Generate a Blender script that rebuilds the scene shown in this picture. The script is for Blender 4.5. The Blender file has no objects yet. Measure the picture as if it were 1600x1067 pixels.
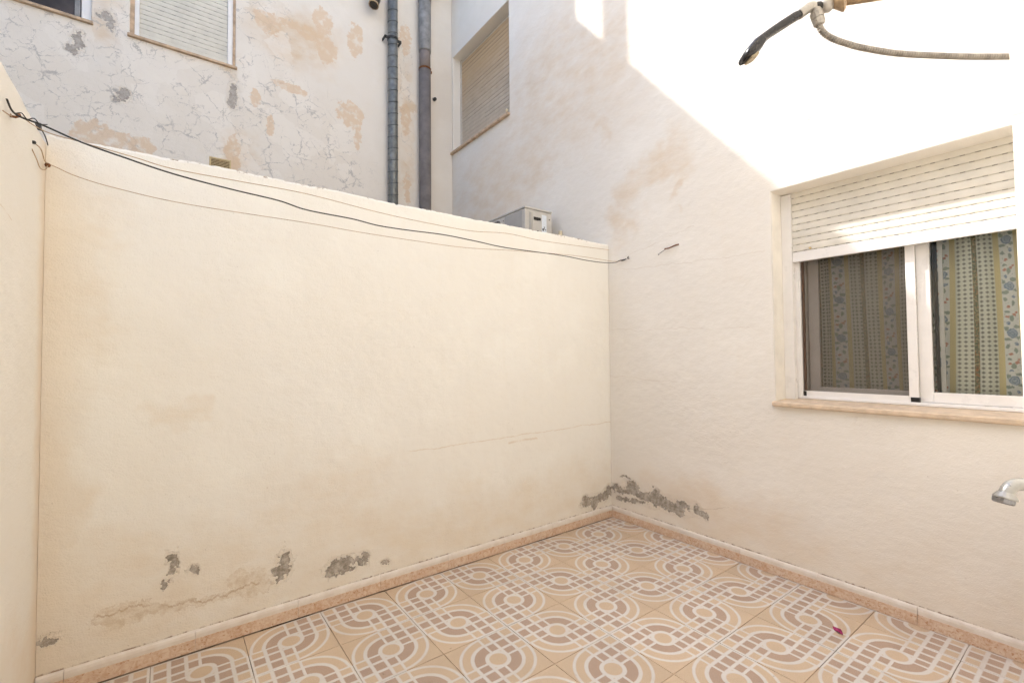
import bpy, math, random
from mathutils import Vector, Matrix
random.seed(7)
R = math.radians
scene = bpy.context.scene
col = scene.collection

# ------------------------------------------------------------------ camera
CAM = Vector((-2.8084, -2.4725, 1.2699))
yaw, pitch, roll = 0.6412, 0.0286, -0.0089
Fv = Vector((math.sin(yaw)*math.cos(pitch), math.cos(yaw)*math.cos(pitch), math.sin(pitch)))
Rv = Vector((math.cos(yaw), -math.sin(yaw), 0)); Uv = Rv.cross(Fv)
c_, s_ = math.cos(roll), math.sin(roll)
Rr = Rv*c_ + Uv*s_; Ur = Uv*c_ - Rv*s_
cam_d = bpy.data.cameras.new('camera'); cam = bpy.data.objects.new('camera', cam_d); col.objects.link(cam)
cam_d.sensor_fit = 'HORIZONTAL'; cam_d.sensor_width = 36; cam_d.lens = 36*722.8/1600
cam_d.clip_start = 0.02; cam_d.clip_end = 500
M = Matrix((Rr, Ur, -Fv)).transposed().to_4x4(); M.translation = CAM
cam.matrix_world = M
scene.camera = cam

# ------------------------------------------------------------------ light
SUN = Vector((1, -1.57, -1.90)).normalized()          # direction the light travels
elev = math.asin(-SUN.z)
world = bpy.data.worlds.new('World'); scene.world = world; world.use_nodes = True
wn = world.node_tree.nodes; wl = world.node_tree.links
sky = wn.new('ShaderNodeTexSky'); sky.sky_type = 'NISHITA'; sky.sun_disc = False
sky.sun_elevation = elev; sky.air_density = .8; sky.dust_density = 1.5; sky.ozone_density = .4
sky.sun_rotation = math.atan2(-SUN.x, -SUN.y)
wn['Background'].inputs[1].default_value = 0.15
wl.new(sky.outputs[0], wn['Background'].inputs[0])
sd = bpy.data.lights.new('sun', 'SUN'); sd.energy = 2.0; sd.angle = R(0.53); sd.color = (1, .98, .94)
so = bpy.data.objects.new('sun', sd); col.objects.link(so)
so.rotation_euler = SUN.to_track_quat('-Z', 'Y').to_euler(); so.location = (-6, 8, 10)
scene.view_settings.view_transform = 'Standard'; scene.view_settings.look = 'None'
scene.view_settings.exposure = 1.78; scene.view_settings.gamma = 1
scene.view_settings.use_curve_mapping = False
scene.render.engine = 'CYCLES'
scene.cycles.max_bounces = 10; scene.cycles.diffuse_bounces = 7; scene.cycles.glossy_bounces = 3; scene.cycles.transparent_max_bounces = 8
scene.cycles.use_adaptive_sampling = True; scene.cycles.adaptive_threshold = .04
scene.cycles.sample_clamp_indirect = 6
try: scene.cycles.use_denoising = True
except Exception: pass

# ------------------------------------------------------------------ node helper
class NT:
    def __init__(s, name, rough=.8, spec=.3):
        s.mat = bpy.data.materials.new(name); s.mat.use_nodes = True
        s.t = s.mat.node_tree; s.n = s.t.nodes; s.b = s.n['Principled BSDF']
        s.b.inputs['Roughness'].default_value = rough
        s.b.inputs['Specular IOR Level'].default_value = spec
    def put(s, sock, v):
        if v is None: return
        if hasattr(v, 'is_output'): s.t.links.new(v, sock)
        elif isinstance(v, (tuple, list)) and sock.type == 'RGBA' and len(v) == 3: sock.default_value = (*v, 1)
        else: sock.default_value = v
    def m(s, op, a, b=None, c=None, clamp=False):
        k = s.n.new('ShaderNodeMath'); k.operation = op; k.use_clamp = clamp
        for i, v in enumerate((a, b, c)):
            if v is not None: s.put(k.inputs[i], v)
        return k.outputs[0]
    def vm(s, op, a, b=None):
        k = s.n.new('ShaderNodeVectorMath'); k.operation = op
        s.put(k.inputs[0], a)
        if b is not None:
            if op == 'SCALE': s.put(k.inputs['Scale'], b)
            else: s.put(k.inputs[1], b)
        return k.outputs['Value'] if op in ('LENGTH', 'DISTANCE', 'DOT_PRODUCT') else k.outputs[0]
    def mix(s, f, a, b, blend='MIX'):
        k = s.n.new('ShaderNodeMix'); k.data_type = 'RGBA'; k.blend_type = blend
        s.put(k.inputs[0], f); s.put(k.inputs[6], a); s.put(k.inputs[7], b); return k.outputs[2]
    def noise(s, v, scale, detail=4, rough=.55, dist=0, color=False):
        k = s.n.new('ShaderNodeTexNoise'); s.put(k.inputs['Vector'], v); s.put(k.inputs['Scale'], scale)
        k.inputs['Detail'].default_value = detail; k.inputs['Roughness'].default_value = rough
        k.inputs['Distortion'].default_value = dist
        return k.outputs['Color'] if color else k.outputs['Fac']
    def vor(s, v, scale, feature='DISTANCE_TO_EDGE', out='Distance'):
        k = s.n.new('ShaderNodeTexVoronoi'); k.feature = feature; s.put(k.inputs['Vector'], v); s.put(k.inputs['Scale'], scale)
        return k.outputs[out]
    def rng(s, v, a, b, c=0, d=1, smooth=False):
        k = s.n.new('ShaderNodeMapRange'); k.interpolation_type = 'SMOOTHSTEP' if smooth else 'LINEAR'; k.clamp = True
        for i, x in enumerate((v, a, b, c, d)): s.put(k.inputs[i], x)
        return k.outputs[0]
    def coord(s, kind='Object'):
        return s.n.new('ShaderNodeTexCoord').outputs[kind]
    def sep(s, v):
        k = s.n.new('ShaderNodeSeparateXYZ'); s.put(k.inputs[0], v); return k.outputs
    def comb(s, x=0, y=0, z=0):
        k = s.n.new('ShaderNodeCombineXYZ'); s.put(k.inputs[0], x); s.put(k.inputs[1], y); s.put(k.inputs[2], z); return k.outputs[0]
    def rand(s): return s.n.new('ShaderNodeObjectInfo').outputs['Random']
    def bump(s, h, strength=.5, dist=.01):
        k = s.n.new('ShaderNodeBump'); k.inputs['Strength'].default_value = strength; k.inputs['Distance'].default_value = dist
        s.put(k.inputs['Height'], h); s.t.links.new(k.outputs[0], s.b.inputs['Normal'])
    def color(s, c): s.put(s.b.inputs['Base Color'], c)
    def rough(s, c): s.put(s.b.inputs['Roughness'], c)
    def blobs(s, q, lst):
        out = None
        for (u, v, ru, rv) in lst:
            d = s.vm('SUBTRACT', q, (u, v, 0)); d = s.vm('MULTIPLY', d, (1/ru, 1/rv, 0)); l = s.vm('LENGTH', d)
            out = l if out is None else s.m('MINIMUM', out, l)
        return s.m('SUBTRACT', 1, out)

def simple(name, c, rough=.6, metal=0, var=.06, scale=30, spec=.4, bump=0, bscale=200):
    t = NT(name, rough, spec)
    t.b.inputs['Metallic'].default_value = metal
    p = t.coord()
    n = t.noise(p, scale, 5, .6)
    f = t.rng(n, .3, .7, 1-var*1.6, 1+var)
    t.color(t.mix(1, c, t.comb(f, f, f), 'MULTIPLY'))
    t.rough(t.rng(t.noise(p, scale*.6, 4), .3, .7, max(.05, rough-.1), min(1, rough+.1)))
    if bump: t.bump(t.noise(p, bscale, 4), bump, .003)
    return t.mat

# ------------------------------------------------------------------ plaster walls
def plaster(name, axis, base, stain, grey=(), tan=(), soft=(), cracks=(), vlow=None, lowcol=None,
            crackle=None, softcol=(.62, .43, .24), speck=.5, grain=1.0, streak=(.35, .35), topdirt=None, orange=(), edgeu=None, scuff=0, greyc=((.25, .22, .175), (.53, .475, .41)), softamt=.62, gscale=1.0):
    grey = [(a, b, c*gscale, d*gscale) for a, b, c, d in grey]
    t = NT(name, .88, .2)
    P = t.coord('Object'); x, y, z = t.sep(P)
    u = x if axis == 'y' else y
    uv = t.comb(u, z, 0)
    dn = t.vm('SUBTRACT', t.noise(uv, 9, 3, .65, color=True), (.5, .5, .5))
    dn2 = t.vm('SUBTRACT', t.noise(uv, 38, 3, .7, color=True), (.5, .5, .5))
    q = t.vm('ADD', uv, t.vm('SCALE', dn, .10)); q = t.vm('ADD', q, t.vm('SCALE', dn2, .05))
    qs = t.vm('ADD', uv, t.vm('SCALE', t.vm('SUBTRACT', t.noise(uv, 3.5, 3, .6, color=True), (.5, .5, .5)), .5))
    # broad mottling of the paint
    n1 = t.noise(uv, 1.1, 4, .6); n2 = t.noise(t.vm('MULTIPLY', uv, (1, 1.8, 1)), 5.0, 6, .62)
    c = t.mix(t.rng(n1, .32, .68), base, tuple(base[i]*.62+stain[i]*.38 for i in range(3)))
    c = t.mix(t.m('MULTIPLY', t.rng(n2, .52, .78), streak[0]), c, stain)
    pale = tuple(min(.86, k*1.06+.012) for k in base)
    c = t.mix(t.m('MULTIPLY', t.rng(t.noise(t.vm('ADD', uv, (7.3, 2.1, 0)), 2.2, 6, .6), .5, .72), .6), c, pale)
    # brushed, vertical run marks
    n3 = t.noise(t.vm('MULTIPLY', uv, (9, .8, 1)), 1.6, 5, .6)
    c = t.mix(t.m('MULTIPLY', t.rng(n3, .58, .8), streak[1]), c, stain)
    hgt = t.m('MULTIPLY', t.noise(uv, 170, 3, .6), .22*grain)
    hgt = t.m('ADD', hgt, t.m('MULTIPLY', t.noise(t.vm('MULTIPLY', uv, (1, 1.25, 1)), 24, 4, .65), .5*grain))
    hgt = t.m('ADD', hgt, t.m('MULTIPLY', t.noise(uv, 4.5, 2), 1.6*grain))
    if soft:
        f = t.rng(t.blobs(qs, soft), .0, .75, 0, 1, True)
        f = t.m('MULTIPLY', f, t.rng(n2, .3, .62, .25, 1))
        c = t.mix(t.m('MULTIPLY', f, softamt), c, softcol)
    if vlow is not None:
        vv = t.m('ADD', z, t.m('MULTIPLY', t.m('SUBTRACT', t.noise(uv, 3, 6, .65), .5), vlow*1.3))
        f = t.rng(vv, vlow, vlow*.25, 0, 1, True)
        c = t.mix(t.m('MULTIPLY', f, t.rng(n2, .3, .65, .25, .75)), c, lowcol)
    if edgeu:
        ue, we = edgeu
        f = t.rng(t.m('ADD', t.m('ABSOLUTE', t.m('SUBTRACT', u, ue)), t.m('MULTIPLY', t.m('SUBTRACT', n2, .5), we)), 0, we, 1, 0, True)
        c = t.mix(t.m('MULTIPLY', f, .6), c, lowcol or stain)
    if crackle:
        sc, amt, ccol, reg = crackle
        w = t.vm('ADD', uv, t.vm('SCALE', dn, .085)); w = t.vm('ADD', w, t.vm('SCALE', dn2, .03))
        region = t.rng(t.blobs(qs, reg), -.05, .45, 0, 1, True)
        gate = t.rng(t.noise(t.vm('ADD', uv, (3, 9, 0)), 3.2, 5, .65), .45, .53)
        gate2 = t.rng(t.noise(t.vm('ADD', uv, (13, 4, 0)), 5.0, 5, .65), .47, .55)
        wid = t.rng(t.noise(uv, 6, 4, .75), .45, .72, .004, .085)
        e1 = t.rng(t.vor(w, sc), 0, wid, 1, 0)
        e2 = t.rng(t.vor(t.vm('ADD', w, (5, 5, 0)), sc*2.1), 0, t.m('MULTIPLY', wid, 1.1), 1, 0)
        e = t.m('MAXIMUM', t.m('MULTIPLY', e1, gate), t.m('MULTIPLY', e2, gate2))
        e = t.m('MULTIPLY', t.m('MULTIPLY', e, region), amt)
        # sheets of paint that have come away, seen as a slightly different white
        cell = t.vor(w, sc*.8, 'F1', 'Color'); cs = t.sep(cell)
        c = t.mix(t.m('MULTIPLY', t.m('MULTIPLY', t.m('GREATER_THAN', cs[0], .62), region), .5), c, pale)
        c = t.mix(e, c, ccol)
    if orange:
        f = t.rng(t.m('ADD', t.blobs(q, orange), t.m('MULTIPLY', t.m('SUBTRACT', t.noise(uv, 11, 5, .7), .5), 1.7)), .12, .18)
        f = t.m('MULTIPLY', f, t.rng(t.noise(uv, 14, 5, .6), .36, .5, .15, 1))
        c = t.mix(t.m('MULTIPLY', f, .75), c, (.67, .50, .34))
    if tan:
        ft = t.m('ADD', t.blobs(q, tan), t.m('MULTIPLY', t.m('SUBTRACT', t.noise(uv, 17, 5, .7), .5), 1.6))
        f = t.rng(ft, .1, .16)
        edge = t.m('MULTIPLY', t.rng(t.m('ABSOLUTE', t.m('SUBTRACT', ft, .12)), 0, .05, 1, 0), t.rng(t.noise(uv, 8, 3), .4, .6, 0, .6))
        c = t.mix(t.m('MULTIPLY', f, t.rng(t.noise(uv, 30, 5, .7), .42, .62, .08, .6)), c, (.56, .44, .30))
        c = t.mix(edge, c, (.42, .30, .18))
    for (u0, v0, u1, v1, w, amp, ccol) in cracks:
        ln = t.rng(u, min(u0, u1), max(u0, u1), v0 if u0 < u1 else v1, v1 if u0 < u1 else v0)
        wob = t.m('ADD', t.m('MULTIPLY', t.m('SUBTRACT', t.noise(t.comb(u, v0, 0), 5, 6, .65), .5), amp),
                  t.m('MULTIPLY', t.m('SUBTRACT', t.noise(t.comb(u, v1, 3), 45, 3, .6), .5), amp*.25))
        d = t.m('ABSOLUTE', t.m('SUBTRACT', t.m('SUBTRACT', z, ln), wob))
        inr = t.m('MULTIPLY', t.m('GREATER_THAN', u, min(u0, u1)), t.m('LESS_THAN', u, max(u0, u1)))
        f = t.m('MULTIPLY', t.rng(d, w*.3, w, 1, 0), inr)
        f = t.m('MULTIPLY', f, t.rng(t.noise(t.comb(u, 2, v0), 11, 4, .7), .34, .56))
        c = t.mix(t.m('MULTIPLY', f, .6), c, ccol)
    if scuff:
        a = t.vm('MULTIPLY', t.comb(t.m('ADD', u, t.m('MULTIPLY', z, .75)), t.m('SUBTRACT', z, t.m('MULTIPLY', u, .75)), 0), (1.1, 9, 1))
        f = t.rng(t.noise(a, 6, 4, .7), .70, .76); f = t.m('MULTIPLY', f, t.rng(t.noise(uv, 2.3, 3), .5, .6))
        c = t.mix(t.m('MULTIPLY', f, scuff), c, (.40, .33, .26))
    if speck:
        f = t.rng(t.noise(uv, 70, 2, .5), .725, .76); f = t.m('MULTIPLY', f, t.rng(t.noise(uv, 2.6, 4), .44, .64))
        c = t.mix(t.m('MULTIPLY', f, speck), c, (.26, .18, .11))
    if topdirt is not None:
        zt, amt = topdirt
        d = t.rng(t.m('ADD', t.m('SUBTRACT', zt, z), t.m('MULTIPLY', t.m('SUBTRACT', t.noise(uv, 48, 4, .75), .5), .09)), -.006, .004, 1, 0)
        d = t.m('MULTIPLY', d, t.rng(t.noise(t.vm('ADD', uv, (4, 4, 0)), 5.5, 4, .7), .50, .56))
        c = t.mix(t.m('MULTIPLY', d, amt), c, (.21, .125, .06))
    if vlow is not None:
        d = t.rng(t.m('ADD', z, t.m('MULTIPLY', t.m('SUBTRACT', t.noise(uv, 40, 4, .7), .5), .02)), .088, .0945, 1, 0)
        d = t.m('MULTIPLY', d, t.rng(t.noise(t.comb(u, 0, 0), 9, 5, .75), .46, .54))
        c = t.mix(t.m('MULTIPLY', d, .8), c, (.22, .13, .07))
    if grey:
        rag = t.noise(uv, 21, 5, .72); rag2 = t.noise(t.vm('ADD', uv, (2, 5, 0)), 60, 3, .7)
        fb = t.m('ADD', t.blobs(q, grey), t.m('ADD', t.m('MULTIPLY', t.m('SUBTRACT', rag, .5), 2.0), t.m('MULTIPLY', t.m('SUBTRACT', rag2, .5), .7)))
        # the bare render round a patch crumbles into small pits
        pit = t.m('MULTIPLY', t.rng(fb, -.9, .2), t.rng(t.noise(uv, 75, 3, .6), .68, .70))
        f = t.m('MAXIMUM', t.rng(fb, .13, .17), t.m('MULTIPLY', pit, .9))
        g = t.mix(t.rng(t.noise(uv, 26, 5, .75), .38, .62), greyc[0], greyc[1])
        halo = t.rng(fb, -.35, .13, 0, .5)
        c = t.mix(t.m('MULTIPLY', halo, t.rng(n2, .35, .6)), c, pale)
        rim = t.m('MULTIPLY', t.rng(fb, -.25, .0), t.rng(rag2, .40, .56))
        c = t.mix(t.m('MULTIPLY', rim, .55), c, (.70, .60, .47))
        c = t.mix(f, c, g); hgt = t.m('SUBTRACT', hgt, t.m('ADD', t.m('MULTIPLY', t.rng(fb, .11, .19), 2.2), t.m('MULTIPLY', t.rng(fb, -.3, -.22), .8)))
    t.color(c); t.bump(hgt, .75, .006)
    return t.mat

GREY = (.34, .32, .30)
M_div = plaster('divider_paint', 'y', (.81, .79, .735), (.785, .74, .65), vlow=.62, lowcol=(.74, .655, .53), gscale=.84, grain=1.3, softamt=.35, softcol=(.69, .565, .41),
    grey=[(-2.775, .385, .018, .055), (-2.705, .345, .022, .032), (-2.352, .265, .045, .085), (-2.36, .21, .03, .03), (-2.115, .19, .06, .05), (-2.06, .185, .06, .05),
          (-1.95, .20, .025, .035), (-1.99, .19, .03, .02), (-1.85, .142, .03, .018), (-2.80, .31, .02, .025), (-3.16, .21, .035, .035), (-.27, .165, .075, .06), (-.12, .165, .12, .05), (-.19, .13, .05, .05), (-.04, .2, .07, .04)],
    tan=[(-2.46, .21, .075, .065), (-2.53, .255, .05, .05), (-2.93, .235, .12, .05), (-2.80, .215, .13, .03), (-2.62, .20, .16, .02)],
    soft=[(-3.12, .15, .3, .4), (-3.16, .6, .12, .8), (-2.1, .55, .5, .35), (-2.9, .35, .5, .3), (-1.5, .25, .9, .2), (-3.1, 1.6, .18, .6), (-2.75, 1.05, .1, .06)],
    cracks=[(-1.70, .725, -.0, .735, .004, .05, (.60, .47, .32)), (-1.0, .69, -.75, .69, .009, .04, (.66, .55, .42)), (-3.02, .25, -2.45, .20, .006, .16, (.45, .31, .18))],
    topdirt=(2.138, .9), edgeu=(-3.19, .16), speck=.45)
M_side = plaster('side_wall_paint', 'x', (.80, .765, .69), (.77, .705, .595), vlow=.5, lowcol=(.72, .585, .43), topdirt=(2.115, .5),
    cracks=[(-.75, 1.72, -.45, 1.69, .003, .05, (.6, .48, .34))], edgeu=(0, .14), speck=.3)
M_right = plaster('house_paint', 'x', (.80, .765, .70), (.755, .69, .60), vlow=.45, lowcol=(.75, .665, .55), gscale=.95, grain=1.2, softamt=.48,
    grey=[(-.10, .225, .13, .028), (-.20, .265, .08, .055), (-.22, .305, .03, .035), (-.32, .235, .15, .045), (-.46, .225, .11, .055), (-.41, .265, .06, .04), (-.56, .215, .12, .05), (-.62, .245, .06, .04), (-.73, .225, .035, .05), (-.78, .215, .03, .03), (-.12, .155, .09, .022), (-.25, .17, .08, .02), (-.14, .34, .06, .008)],
    soft=[(-.42, 2.56, .38, .19), (-.62, 2.62, .18, .28), (-.45, 2.5, .3, .12), (-.22, 2.55, .18, .2), (-.66, 2.37, .06, .1), (.05, 3.1, .12, .2), (-1.5, 2.52, .5, .12), (-.9, .25, .8, .25), (.9, 3.1, .5, .5), (.5, 3.7, 1.5, 1.1), (1.6, 3.0, 1.2, .9), (-.15, 2.25, .2, .25)],  # upper blobs: brownish streaks plus a warm tint offsetting blue sky light
    softcol=(.66, .50, .33),
    cracks=[(-.75, 2.12, -.05, 1.99, .003, .07, (.62, .54, .45)), (-1.2, 1.86, -.05, 1.92, .003, .08, (.64, .56, .47)), (-1.1, 1.42, -.0, 1.46, .003, .10, (.64, .56, .47)), (-.6, 1.07, -.0, 1.10, .003, .08, (.64, .56, .47)), (-.95, .31, -.5, .18, .004, .05, (.5, .4, .3))],
    speck=.4, scuff=.75, streak=(.34, .2))
M_crk = plaster('flaking_paint', 'y', (.745, .695, .625), (.70, .61, .495), gscale=.8, greyc=((.33, .295, .26), (.50, .455, .405)),
    grey=[(-2.33, 3.73, .05, .16), (-2.35, 3.63, .05, .06), (-3.40, 3.80, .045, .10), (-3.43, 3.72, .05, .05), (-3.12, 3.46, .055, .07), (-3.17, 3.40, .03, .04), (-3.24, 4.07, .07, .05), (-3.21, 4.02, .03, .07)],
    orange=[(-2.04, 4.52, .13, .13), (-1.53, 4.77, .12, .16), (-1.25, 3.86, .16, .17), (-1.17, 3.66, .05, .16), (-3.25, 3.06, .22, .14), (-3.02, 3.05, .14, .09), (-1.50, 4.48, .13, .16), (-1.62, 4.58, .22, .08), (-2.33, 3.15, .07, .22), (-2.02, 3.52, .04, .13), (-1.85, 3.95, .2, .05), (-1.9, 4.6, .3, .05), (-.62, 4.0, .08, .22), (-.6, 3.2, .05, .2), (-.62, 4.95, .09, .2), (-1.2, 4.7, .1, .2), (-2.15, 3.75, .05, .12)],
    soft=[(-2.6, 4.0, .5, .1), (-1.8, 4.5, .6, .4), (-2.3, 3.1, .2, .5), (-.6, 3.9, .15, 1.0), (-3.3, 4.1, .2, .4)],
    crackle=(5.2, .85, (.40, .375, .35), [(-3.1, 3.6, 1.3, .8), (-2.0, 3.5, 1.0, .75), (-2.2, 4.4, .5, .7), (-.62, 4.2, .14, 1.1), (-1.4, 3.2, .5, .5)]),
    cracks=[], speck=.35, streak=(.25, .2))
M_rear = plaster('rear_wall_paint', 'y', (.82, .78, .71), (.76, .69, .59), speck=.2)

# ------------------------------------------------------------------ other materials
def tile_mat():
    t = NT('patterned_floor_tile', .42, .45)
    T = .333
    P = t.coord('Object'); X, Y, _ = t.sep(P)
    sp = t.noise(t.vm('ADD', P, t.comb(t.rand(), t.m('MULTIPLY', t.rand(), 7), 0)), 420, 3, .7)
    wob = t.vm('SUBTRACT', t.noise(P, 60, 3, .5, color=True), (.5, .5, .5))
    X = t.m('ADD', t.m('DIVIDE', X, T), t.m('MULTIPLY', t.sep(wob)[0], .012)); Y = t.m('ADD', t.m('DIVIDE', Y, T), t.m('MULTIPLY', t.sep(wob)[1], .012))
    r = t.m('SQRT', t.m('ADD', t.m('MULTIPLY', X, X), t.m('MULTIPLY', Y, Y)))
    a = t.m('ABSOLUTE', X); b = t.m('ABSOLUTE', Y)
    arc = t.m('GREATER_THAN', t.m('MULTIPLY', X, Y), 0)
    e = .006
    def band(v, lo, hi):
        return t.m('MULTIPLY', t.rng(v, lo-e, lo+e), t.rng(v, hi-e, hi+e, 1, 0))
    # rings
    ringW = t.m('MAXIMUM', t.m('MAXIMUM', band(r, .110, .164), band(r, .298, .346)), band(r, .448, .486))
    ringD = band(r, .158, .302)
    # lattice
    def lines(v): return t.m('MAXIMUM', t.m('MAXIMUM', band(v, .122, .164), band(v, .296, .340)), t.m('MAXIMUM', band(v, -.02, .020), band(v, .468, .52)))
    latW = t.m('MAXIMUM', lines(a), lines(b))
    a1 = band(a, .14, .32); b1 = band(b, .14, .32)
    ao = band(a, .32, .6); bo = band(b, .32, .6); a0 = t.m('LESS_THAN', a, .14); b0 = t.m('LESS_THAN', b, .14)
    latD = t.m('MAXIMUM', a1, b1)
    W = t.m('ADD', t.m('MULTIPLY', arc, ringW), t.m('MULTIPLY', t.m('SUBTRACT', 1, arc), latW))
    Dk = t.m('ADD', t.m('MULTIPLY', arc, ringD), t.m('MULTIPLY', t.m('SUBTRACT', 1, arc), latD))
    inner = t.m('LESS_THAN', r, .158)
    W = t.m('ADD', t.m('MULTIPLY', inner, band(r, .112, .17)), t.m('MULTIPLY', t.m('SUBTRACT', 1, inner), W))
    Dk = t.m('MULTIPLY', Dk, t.m('SUBTRACT', 1, inner))
    W = t.m('MAXIMUM', W, t.m('MULTIPLY', arc, t.m('MULTIPLY', t.m('LESS_THAN', t.m('MINIMUM', a, b), .014), band(r, .14, .47))))
    ochre = t.mix(t.rng(sp, .35, .65), (.50, .365, .235), (.69, .54, .385))
    dark = t.mix(t.rng(sp, .35, .65), (.35, .24, .17), (.53, .39, .295))
    white = t.mix(t.rng(sp, .3, .7), (.61, .565, .51), (.73, .69, .635))
    c = t.mix(Dk, ochre, dark); c = t.mix(W, c, white)
    w = t.rng(t.rand(), 0, 1, .93, 1.04)
    c = t.mix(1, c, t.comb(w, w, w), 'MULTIPLY')
    Wp = t.n.new('ShaderNodeNewGeometry').outputs['Position']
    d = t.rng(t.noise(Wp, 3.2, 6, .65), .5, .75)
    c = t.mix(t.m('MULTIPLY', d, .3), c, (.40, .30, .21))
    d2 = t.rng(t.noise(Wp, 55, 2, .5), .755, .77); c = t.mix(t.m('MULTIPLY', d2, .6), c, (.14, .08, .05))
    t.color(c); t.rough(t.rng(t.noise(Wp, 8, 5), .3, .7, .36, .56))
    t.bump(t.m('ADD', t.m('MULTIPLY', sp, .35), t.m('MULTIPLY', W, .3)), .25, .002)
    return t.mat
M_tile = tile_mat()

def skirt_mat():
    t = NT('skirting_glaze', .4, .45)
    P = t.coord('Object'); z = t.sep(P)[2]
    o = t.vm('ADD', P, t.comb(t.m('MULTIPLY', t.rand(), 9), t.rand(), 0))
    n = t.noise(o, 38, 7, .72, 1.2)
    body = t.mix(t.rng(n, .38, .60), (.58, .38, .25), (.71, .57, .44))
    body = t.mix(t.rng(t.noise(o, 90, 4, .6), .58, .66), body, (.50, .27, .15))
    rim = t.mix(t.rng(t.noise(o, 20, 5), .35, .65), (.68, .60, .51), (.75, .69, .61))
    c = t.mix(t.m('GREATER_THAN', z, .054), body, rim)
    t.color(c); return t.mat
M_skirt = skirt_mat()
t = NT('grout', .9, .2); P = t.coord()
t.color(t.mix(t.rng(t.noise(P, 2.3, 5, .6), .42, .56), (.09, .06, .04), (.55, .44, .33))); M_grout = t.mat
t = NT('rough_ground', .95, .1); P = t.coord(); t.color(t.mix(t.noise(P, 2, 8, .6), (.26, .22, .17), (.42, .36, .29))); t.bump(t.noise(P, 12, 8), .5, .02); M_ground = t.mat
M_white = simple('white_aluminium', (.80, .775, .745), .32, 0, .025, 14, .5)
M_white_dim = simple('shaded_white_aluminium', (.60, .55, .50), .4, 0, .04, 12)  # white frame colour darkened to imitate shade behind the insect screen
M_sill = simple('beige_stone_sill', (.66, .52, .38), .6, 0, .12, 22)
M_sill2 = simple('weathered_sill', (.55, .40, .27), .75, 0, .22, 16)
M_revl = simple('reveal_paint', (.80, .765, .70), .8, 0, .05, 9, .25, .25, 60)
M_black = simple('black_plastic', (.018, .017, .016), .4, 0, .1, 40)
M_blackh = simple('black_handle', (.02, .019, .02), .3, 0, .2, 50, .5)
M_rubber = simple('cable_rubber', (.035, .032, .028), .55)
M_wire = simple('rusty_wire', (.47, .34, .21), .7, .2, .25, 30)
M_rust = simple('rust', (.22, .09, .035), .85, .2, .35, 120)
M_galv = simple('galvanised_steel', (.18, .187, .178), .42, .3, .25, 18)
M_galvs = simple('galvanised_seam', (.10, .108, .105), .55, .2, .2, 30)
M_pvcg = simple('grey_pipe', (.25, .245, .24), .6, 0, .25, 12)
M_pvcb = simple('brown_grey_pipe', (.185, .16, .145), .7, 0, .16, 10)
M_chrome = simple('limed_chrome', (.46, .43, .385), .34, .5, .14, 60)
M_brass = simple('tan_brass', (.47, .34, .21), .42, .35, .3, 60)
M_hose = simple('hose_steel', (.33, .30, .26), .38, .5, .25, 60)
M_ac = simple('ac_casing', (.55, .52, .47), .5, 0, .05, 12)
M_acd = simple('ac_front', (.40, .385, .36), .5, 0, .05, 12)
M_paper = simple('label_paper', (.72, .76, .80), .6, 0, .05, 80)
M_yel = simple('yellowed_plastic', (.60, .46, .25), .6, 0, .12, 60)
M_dark = simple('dark_interior', (.03, .027, .024), .9)
M_cream = simple('cream_conduit', (.66, .56, .38), .6)
M_petal = simple('petal', (.34, .03, .12), .6, 0, .25, 150)
M_brick = simple('chimney_render', (.55, .48, .40), .9, 0, .15, 10)
M_lightstop = simple('light_stop_paint', (.74, .71, .66), .5)
M_dust = simple('dusty_black', (.05, .045, .04), .6)

def slat_mat(name, c, axis, h, per=.052, stain=None, slotamt=.5):
    t = NT(name, .45, .4); P = t.coord('Object'); x, y, z = t.sep(P)
    u = x if axis == 'x' else y
    f = t.m('FRACT', t.m('ADD', t.m('DIVIDE', u, per), t.m('MULTIPLY', t.rand(), 5)))
    slot = t.m('MULTIPLY', t.m('LESS_THAN', f, .34), t.m('LESS_THAN', z, .0036))
    G = t.n.new('ShaderNodeNewGeometry').outputs['Position']
    n = t.noise(t.vm('MULTIPLY', G, (3, 3, 3)), 3, 6, .6)
    cc = t.mix(t.rng(n, .35, .7), c, tuple(k*.86 for k in c))
    if stain:
        gz = t.sep(G)[2]
        cc = t.mix(t.m('MULTIPLY', t.rng(t.m('ADD', gz, t.m('MULTIPLY', n, .2)), stain[0], stain[1]), .8), cc, (.50, .34, .18))
    low_edge = t.rng(z, 0, .005, .45, 0); cc = t.mix(low_edge, cc, tuple(k*.62 for k in c))  # lower edge of each slat toned darker
    cc = t.mix(t.m('MULTIPLY', slot, slotamt), cc, (.10, .07, .05)); t.color(cc); return t.mat
M_slat = slat_mat('shutter_slat', (.75, .71, .625), 'y', .045)
M_slat_a = slat_mat('far_shutter_slat', (.68, .645, .555), 'x', .05, .085, None, .4)
M_slat_u = slat_mat('stained_shutter_slat', (.56, .48, .375), 'y', .05, 9, (4.2, 4.8))

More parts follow.
